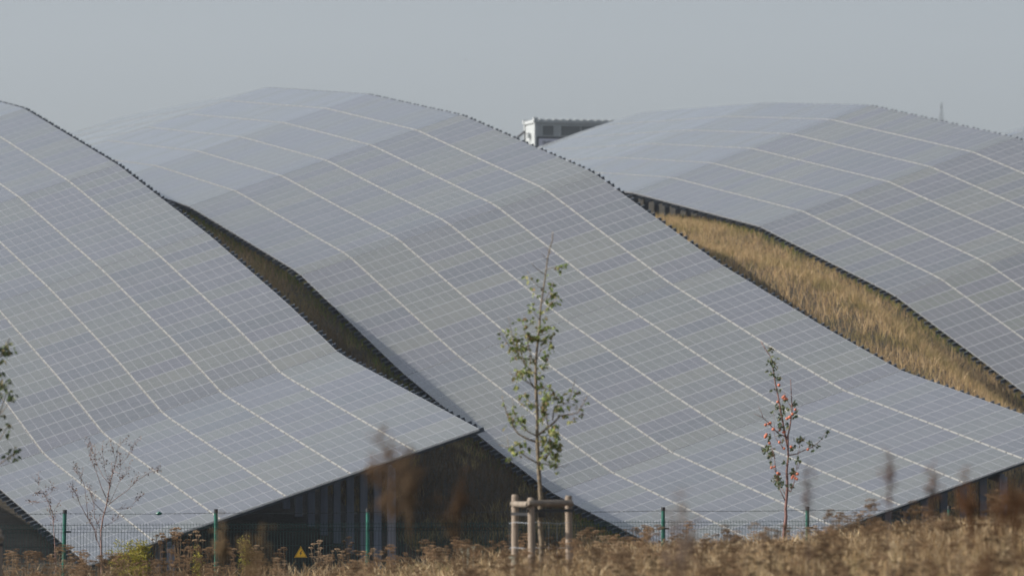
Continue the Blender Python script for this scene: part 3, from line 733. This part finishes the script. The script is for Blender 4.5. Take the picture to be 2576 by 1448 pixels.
def fore(n, y0, y1, edge=1.0):
    Y = np.sqrt(rng.uniform(y0*y0,y1*y1,n)); X = rng.uniform(-1,1,n)*(Y*.0875+edge); return X,Y
# straw grass of the near bank (denser to the right)
X,Y = fore(300000,30,80)
s = X/(Y*.0859); nz = noise2(X,Y,.9)
dens = np.clip(.62+.6*s+nz*.8, .06, 1)*(.12+.88*smooth((s+.62)/.5)); keep = rng.uniform(0,1,len(X)) < dens; X,Y,nz = X[keep],Y[keep],nz[keep]
C = pick(STRAW,len(X)); br_ = (nz < -.25); C[br_] *= np.array([.6,.55,.5])
gr = noise2(X,Y,.5) > .38; C[gr] = pick([(.16,.17,.05),(.22,.21,.07)], int(gr.sum()))
blades('dry_grass', X, Y, rng.uniform(.12,.40,len(X))*(1+.35*nz), rng.uniform(.0018,.0042,len(X)), C*(1+.5*nz[:,None]), M_GRASS, .8, label='straw-coloured dry grass covering the foreground bank', cat='grass')
X,Y = fore(60000,34,78); s = X/(Y*.0859); keep = rng.uniform(0,1,len(X)) < np.clip(.4+.7*s,.02,1); X,Y = X[keep],Y[keep]
blades('grass_seed_heads', X, Y, rng.uniform(.28,.5,len(X)), rng.uniform(.002,.004,len(X)), pick(STRAW,len(X),.2), M_GRASS, .8, label='feathery pale seed heads standing above the foreground grass', cat='grass', head=1.5)
# brown low weeds on the left
X,Y = fore(52000,30,88); s = X/(Y*.0859); keep = rng.uniform(0,1,len(X)) < np.clip(.55-.5*s,.12,1); X,Y = X[keep],Y[keep]
C = pick(BROWN+[(.2,.16,.06)],len(X),.35)
blades('low_weeds', X, Y, rng.uniform(.12,.38,len(X)), rng.uniform(.006,.014,len(X)), C, M_DRY, .6, label='tangled brown weeds at the foot of the fence', cat='weeds')
# grass in the lanes between the tables
def lane(k0, k1, n, name, label, h=(.2,.42)):
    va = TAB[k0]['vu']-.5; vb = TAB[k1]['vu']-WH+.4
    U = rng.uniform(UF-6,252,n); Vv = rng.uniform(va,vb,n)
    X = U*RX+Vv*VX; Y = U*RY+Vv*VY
    C = pick([(.40,.27,.14),(.47,.33,.18),(.34,.22,.11),(.30,.22,.09),(.52,.38,.22)],n,.2)*((.24+.7*smooth((U-166)/18))[:,None] if k0 == 'left' else 1.25)  # left lane: table shade darkened into the blade colours, strongest toward the front
    patch = noise2(X,Y,.9)
    C[patch < -.15] = pick([(.28,.22,.09),(.33,.25,.11)], int((patch < -.15).sum()),.2)
    db = vb-Vv; g = rng.uniform(0,1,n) < (np.clip(1.25-db*1.8,0,1) if k0 != 'left' else np.clip(1.5-db*1.6,0,1))*np.clip(.75+1.2*noise2(X,Y,.12),0,1)
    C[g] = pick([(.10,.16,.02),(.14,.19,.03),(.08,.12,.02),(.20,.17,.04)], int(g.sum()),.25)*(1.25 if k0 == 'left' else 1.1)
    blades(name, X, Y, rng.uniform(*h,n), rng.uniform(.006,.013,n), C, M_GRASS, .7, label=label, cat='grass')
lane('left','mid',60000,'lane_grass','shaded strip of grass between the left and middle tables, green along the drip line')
lane('mid','right',130000,'lane_grass','sunlit golden grass strip between the middle and right tables')
# small mixed growth beyond the fence
n = 26000; Y = rng.uniform(92,140,n); X = rng.uniform(-1,1,n)*(Y*.0875+1)
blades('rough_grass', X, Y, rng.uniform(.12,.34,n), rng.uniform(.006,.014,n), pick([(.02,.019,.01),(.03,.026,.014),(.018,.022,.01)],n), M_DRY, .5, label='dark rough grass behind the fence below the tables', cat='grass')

# dried umbel plants
def umbel_plant(h, nb, col, hr, seed, blob=.007):
    random.seed(seed); mb = MB(); mb.col = tuple(c*.8 for c in col)
    lean = Vector((random.uniform(-.08,.08), random.uniform(-.08,.08), 0))
    def pt(f): return Vector((0,0,0))+lean*f*f*h+Vector((0,0,f*h))
    mb.tube([pt(0),pt(.4),pt(.75),pt(.93)],[.004,.0035,.003,.002],4)
    heads = [(pt(.93),pt(1.0),hr)]
    for i in range(nb):
        f = random.uniform(.45,.85); a = random.uniform(0,6.28); s = pt(f); e = s+Vector((math.cos(a)*random.uniform(.04,.1),math.sin(a)*random.uniform(.04,.1),(h*(.97-f))*random.uniform(.75,1.0)))
        m_ = s.lerp(e,.5)+Vector((math.cos(a)*.02,math.sin(a)*.02,-.01)); mb.tube([s,m_,e-Vector((0,0,.02))],[.002,.002,.0015],3); heads.append((e-Vector((0,0,.03)),e,hr*random.uniform(.55,.95)))
    for b,e,r in heads:
        k = int(20*(r/.04)**1.3)+8
        for i in range(k):
            a = random.uniform(0,6.28); q = math.sqrt(random.random()); c = e+Vector((math.cos(a)*q*r, math.sin(a)*q*r, -q*q*r*.25+random.uniform(-.004,.004)))
            jit = random.uniform(.65,1.35); mb.col = tuple(min(.8,x*jit) for x in col)
            mb.octa(c, blob*random.uniform(.7,1.3), blob*.7)
            if i % 3 == 0: mb.tube([b,c],[.001,.0008],3,cap=False)
    for i in range(4):
        f = random.uniform(.1,.6); a = random.uniform(0,6.28); mb.col = tuple(c*.7 for c in col)
        mb.leaf(pt(f), Vector((math.cos(a),math.sin(a),random.uniform(-.4,.5))), Vector((0,0,1)), random.uniform(.05,.1), .018)
    random.seed(seed+999)
    return mb
UC = [(.22,.14,.08),(.16,.10,.055),(.31,.20,.115),(.13,.085,.05),(.34,.24,.15)]
protos = [umbel_plant(.62+.05*(i%3), 3+i%3, UC[i%5], .036+.006*(i%3), 100+i) for i in range(8)]
parr = []
for m_ in protos:
    V = np.array(m_.v); C = np.array(m_.c); q = np.array([f for f in m_.f if len(f)==4]); t = np.array([f for f in m_.f if len(f)==3]); parr.append((V,C,q,t))
def scatter(name, pts, label, cat):
    Vs=[];Cs=[];Qs=[];Ts=[];b=0
    for (x,y,s,tint) in pts:
        if abs(CX+x/y*F-757) < 30 and y < 95: continue
        V,C,q,t = parr[int(rng.integers(0,len(parr)))]; a = rng.uniform(0,6.28)
        R = np.array([[math.cos(a),-math.sin(a),0],[math.sin(a),math.cos(a),0],[0,0,1]])
        W = (V*np.array([s**.5,s**.5,s]))@R.T+np.array([x,y,gz(x,y)-.02]); Vs.append(W); Cs.append(C*tint); Qs.append(q+b); Ts.append(t+b); b += len(V)
    return tag(npmesh(name, np.concatenate(Vs), np.concatenate(Qs), np.concatenate(Ts), np.concatenate(Cs), M_DRY), label, cat, None, 'stuff')
pts = []
for _ in range(420):
    y = rng.uniform(30,84); s = rng.uniform(-1,1)
    if rng.uniform() > np.clip(.75-.2*s,.3,1): continue
    pts.append((s*(y*.0859+.3), y, rng.uniform(.55,.95), rng.uniform(.6,1.1)))
for _ in range(520):
    y = rng.uniform(60,88); s = rng.uniform(-1.05,.35)
    pts.append((s*(y*.0859), y, rng.uniform(.5,.95), rng.uniform(.7,1.15)))
for _ in range(330):
    y = rng.uniform(37,56); s = rng.uniform(-.1,1.05)
    pts.append((s*(y*.0859), y, rng.uniform(.75,1.1+.15*s), rng.uniform(.5,.9)))
scatter('dried_weed_thicket', pts, 'thicket of brown dried umbel weeds across the foreground', 'weeds')
# individual umbel plants seen against the background: pixel x, y of the head
pm = [m_.build('umbel_plant', M_DRY, None, link=False).data for m_ in protos[:5]]
def hh(mesh): return max(v.co.z for v in mesh.vertices)
spots = [(400,1336,84),(430,1325,83),(455,1322,84),(385,1340,82),(500,1330,83),(480,1352,84),(560,1352,80),(590,1375,78),(540,1358,80),(858,1375,78),(812,1391,76),(839,1390,77),(975,1365,74),(870,1345,81),(795,1354,80),
 (720,1372,78),(690,1386,76),(1155,1346,72),(1173,1390,66),(1270,1394,66),(1395,1395,60),(1410,1378,60),(1335,1374,60),(1370,1382,61),(1630,1348,70),(1690,1345,72),(1720,1338,71),(1955,1352,66),(1990,1322,70),(2040,1318,72),(2090,1325,68),
 (2143,1283,66),(2170,1281,66),(2175,1292,67),(2230,1312,64),(2265,1306,64),(2300,1320,60),(2390,1304,62),(2420,1300,62),(2455,1305,60),(2500,1298,58),(2545,1300,58),(2570,1290,58),(2350,1318,60),(2310,1308,62),
 (95,1382,78),(40,1376,78),(15,1380,76),(70,1390,74),(180,1382,80),(215,1385,80),(250,1392,79),(295,1396,78),(345,1392,78),(1890,1340,68),(1850,1344,68),(2190,1320,64),(1060,1372,74),(1105,1380,72),(640,1366,79)]
for i,(px_,py_,Y) in enumerate(spots):
    p = P(px_,py_,Y); me = pm[i%5]; g = gz(p.x,p.y); o = bpy.data.objects.new('umbel_plant', me); COL.objects.link(o)
    s = max(.35,(p.z-g)/hh(me)); o.location = (p.x,p.y,g-.01); o.scale = (min(1.25,s**.5),min(1.25,s**.5),s); o.rotation_euler = (0,0,random.uniform(0,6.28))
    tag(o, 'dried brown flat-topped umbel plant standing above the foreground grass', 'dried plant', 'dried umbel plants')
# white flowering umbel
for px_,py_,Y in ((1190,1374,60),(1171,1379,60.3),(1300,1400,56)):
    h = P(px_,py_,Y).z-gz(P(px_,py_,Y).x,Y); m_ = umbel_plant(h, 1, (.42,.43,.34), .03, 300+px_); o = m_.build('white_umbel_plant', M_DRY); o.location = (P(px_,py_,Y).x, Y, gz(P(px_,py_,Y).x,Y))
    tag(o, 'small white umbel flower in the grass left of the stake frame', 'flower', 'white umbel flowers')
# yellow-green bushy weeds
def ygplant(h, w, col, seed, n=900):
    random.seed(seed); mb = MB(); mb.col = (.25,.2,.08)
    stems = []
    for i in range(7):
        a = random.uniform(0,6.28); e = Vector((math.cos(a)*w*random.uniform(.1,.8), math.sin(a)*w*.5, h*random.uniform(.65,1))); mb.tube([(0,0,0),e*.5+Vector((0,0,.04)),e],[.005,.003,.0015],4); stems.append(e)
    for i in range(n):
        e = random.choice(stems); f = random.uniform(.3,1.02); p = (e*f if f<.5 else (e*.5+Vector((0,0,.04))).lerp(e,(f-.5)*2))
        p = p+Vector((random.gauss(0,.035),random.gauss(0,.035),random.gauss(0,.02))); j = random.uniform(.6,1.3); mb.col = tuple(c*j for c in random.choice(col))
        mb.leaf(p, Vector((random.uniform(-1,1),random.uniform(-1,1),random.uniform(.1,1.2))), Vector((0,0,1)), random.uniform(.03,.06), .014)
    random.seed(seed+5); return mb
YC = [(.36,.33,.05),(.26,.26,.045),(.42,.37,.07),(.28,.2,.05)]
yl = [(305,1352,82,.22,'yellow-green bushy weed below the tall bare shrub'),(362,1362,80,.2,'yellow-green bushy weed beneath the orange umbel heads'),(345,1385,78,.2,'low yellow-green weed clump between its two taller neighbours'),(618,1350,82,.07,'slim yellow-green upright weed right of the second fence post'),(496,1362,81,.06,'narrow yellow-green weed left of the second fence post'),(330,1420,76,.22,'yellow-green weed at the bottom edge under the bare shrub')]
for i,(a,b,Y,w,lb) in enumerate(yl):
    p = P(a,b,Y); g = gz(p.x,Y); o = ygplant(max(.3,p.z-g), w, YC, 400+i, 1500 if w > .1 else 420).build('yellow_weed', M_LEAF); o.location = (p.x,Y,g); tag(o, lb, 'weed', 'yellow-green weeds by the fence')
# tall near plants, far out of focus
def tall(h, w, col, seed, n=500, z0=.45, sz=.014):
    random.seed(seed); mb = MB(); mb.col = tuple(c*.7 for c in col)
    mb.tube([(0,0,0),(.01,0,h*.5),(0,.01,h)],[.006,.005,.002],5); st = []
    for i in range(14):
        f = random.uniform(z0,.95); a = random.uniform(0,6.28); s = Vector((0,0,f*h)); e = s+Vector((math.cos(a)*w*random.uniform(.3,2.2)*(1.3-f),math.sin(a)*w*(1.25-f),h*random.uniform(.04,.16))); mb.tube([s,e],[.003,.001],3); st.append((s,e))
    for i in range(n):
        s,e = random.choice(st); p = s.lerp(e,random.uniform(.6,1.15))+Vector((random.gauss(0,.02),random.gauss(0,.02),random.gauss(0,.012)))
        j = random.uniform(.6,1.4); mb.col = tuple(c*j for c in col); mb.octa(p, sz*random.uniform(.5,1.2))
    random.seed(seed+3); return mb
tl = [(985,1180,27,.15,(.20,.13,.08),'tall blurred brown seed-head plant before the left table posts',1000),(1030,1230,26,.10,(.15,.10,.06),'blurred brown plant just right of the tallest blurred one',350),(1148,1262,27,.09,(.15,.09,.05),'dim blurred dark brown plant between the post row and the stake frame',300),
 (2236,1200,30,.035,(.20,.14,.12),'thin blurred grey-brown spike under the lower edge of the central table',110),(2345,1232,30,.035,(.20,.12,.08),'thin blurred brown spike near the table front corner',110),(2030,1230,31,.03,(.18,.14,.13),'thin blurred spike in front of the fence right of the apple tree',90),
 (2560,1262,24,.12,(.17,.085,.04),'blurred brown bush at the right edge of the grass',600),(2440,1268,27,.07,(.19,.09,.04),'round blurred rusty plant head before the right fence end',300),(1715,1330,26,.10,(.27,.20,.16),'pale blurred clump in front of the fence post near the centre right',260),(560,1356,33,.05,(.26,.18,.10),'blurred tan plant covering the second fence post base',200),(640,1380,30,.10,(.24,.16,.08),'blurred tan weed clump low at left',350), (2470,1392,22,.12,(.17,.09,.045),'blurred dark clump low at the right bottom',350),(2350,1400,23,.12,(.18,.10,.05),'blurred brown clump near the bottom right',300),]
for i,(a,b,Y,w,c,lb,n) in enumerate(tl):
    p = P(a,b,Y); g = gz(p.x,Y); h = max(.3,p.z-g); hz0 = 1-min(.6,(2.2*w if w > .05 else .22)/h)
    o = tall(h, w*(.45 if w < .05 else 1.0), tuple(q*.75 for q in c), 500+i, int(n*(.5 if w > .05 else .8)), max(.35,hz0), .0085).build('tall_weed', M_DRY); o.location = (p.x,Y,g); tag(o, lb, 'dried plant', 'tall dry weeds close to the camera')

# ----------------------------------------------------------- light and air
SUN_EL = 31.0; SAZ = 9.0
ld = Vector((math.cos(math.radians(SAZ))*math.cos(math.radians(SUN_EL)), math.sin(math.radians(SAZ))*math.cos(math.radians(SUN_EL)), -math.sin(math.radians(SUN_EL))))
sun = bpy.data.lights.new('sun','SUN'); sun.energy = 4.7; sun.angle = math.radians(.5); sun.color = (1,.94,.85)
so = bpy.data.objects.new('sun', sun); COL.objects.link(so); so.rotation_euler = ld.to_track_quat('-Z','Y').to_euler()
w = bpy.data.worlds.new('World'); SC.world = w; w.use_nodes = True; nt = w.node_tree; bg = nt.nodes['Background']
sky = nt.nodes.new('ShaderNodeTexSky'); sky.sky_type = 'NISHITA'; sky.sun_disc = False; sky.sun_elevation = math.radians(SUN_EL)
sky.sun_rotation = math.atan2(-ld.x, -ld.y)
sky.air_density = 1.0; sky.dust_density = 3.0; sky.ozone_density = 1.5
hs = nt.nodes.new('ShaderNodeHueSaturation'); hs.inputs['Saturation'].default_value = .32
nt.links.new(sky.outputs[0], hs.inputs['Color']); ml = nt.nodes.new('ShaderNodeMixRGB'); ml.blend_type = 'MULTIPLY'; ml.inputs[0].default_value = 1; ml.inputs[2].default_value = (.94,1.0,1.085,1)
nt.links.new(hs.outputs[0], ml.inputs[1]); nt.links.new(ml.outputs[0], bg.inputs[0])
bg.inputs[1].default_value = .105
hz_ = MB(); hz_.box((0,1500,100), (1500,0,0),(0,1700,0),(0,0,130))
m = bpy.data.materials.new('haze_air'); m.use_nodes = True; nt = m.node_tree; nt.nodes.clear()
out = nt.nodes.new('ShaderNodeOutputMaterial'); pv = nt.nodes.new('ShaderNodeVolumePrincipled')
pv.inputs['Color'].default_value = (.86,.93,1,1); pv.inputs['Density'].default_value = .00015; pv.inputs['Anisotropy'].default_value = .2
nt.links.new(pv.outputs[0], out.inputs['Volume'])
hz = hz_.build('haze', m); tag(hz, 'thin pale haze softening the distance', None, None, 'stuff')

cam = bpy.data.cameras.new('camera'); cam.lens = 36*F/2576; cam.sensor_width = 36; cam.clip_start = .5; cam.clip_end = 20000
cam.dof.use_dof = True; cam.dof.focus_distance = 98; cam.dof.aperture_fstop = 3.5
co = bpy.data.objects.new('camera', cam); COL.objects.link(co); co.rotation_euler = (math.pi/2+math.atan((HZ-724)/F),0,0)
SC.camera = co
SC.view_settings.view_transform = 'Standard'; SC.view_settings.look = 'None'; SC.view_settings.gamma = 1; SC.view_settings.exposure = .35
SC.cycles.volume_bounces = 0
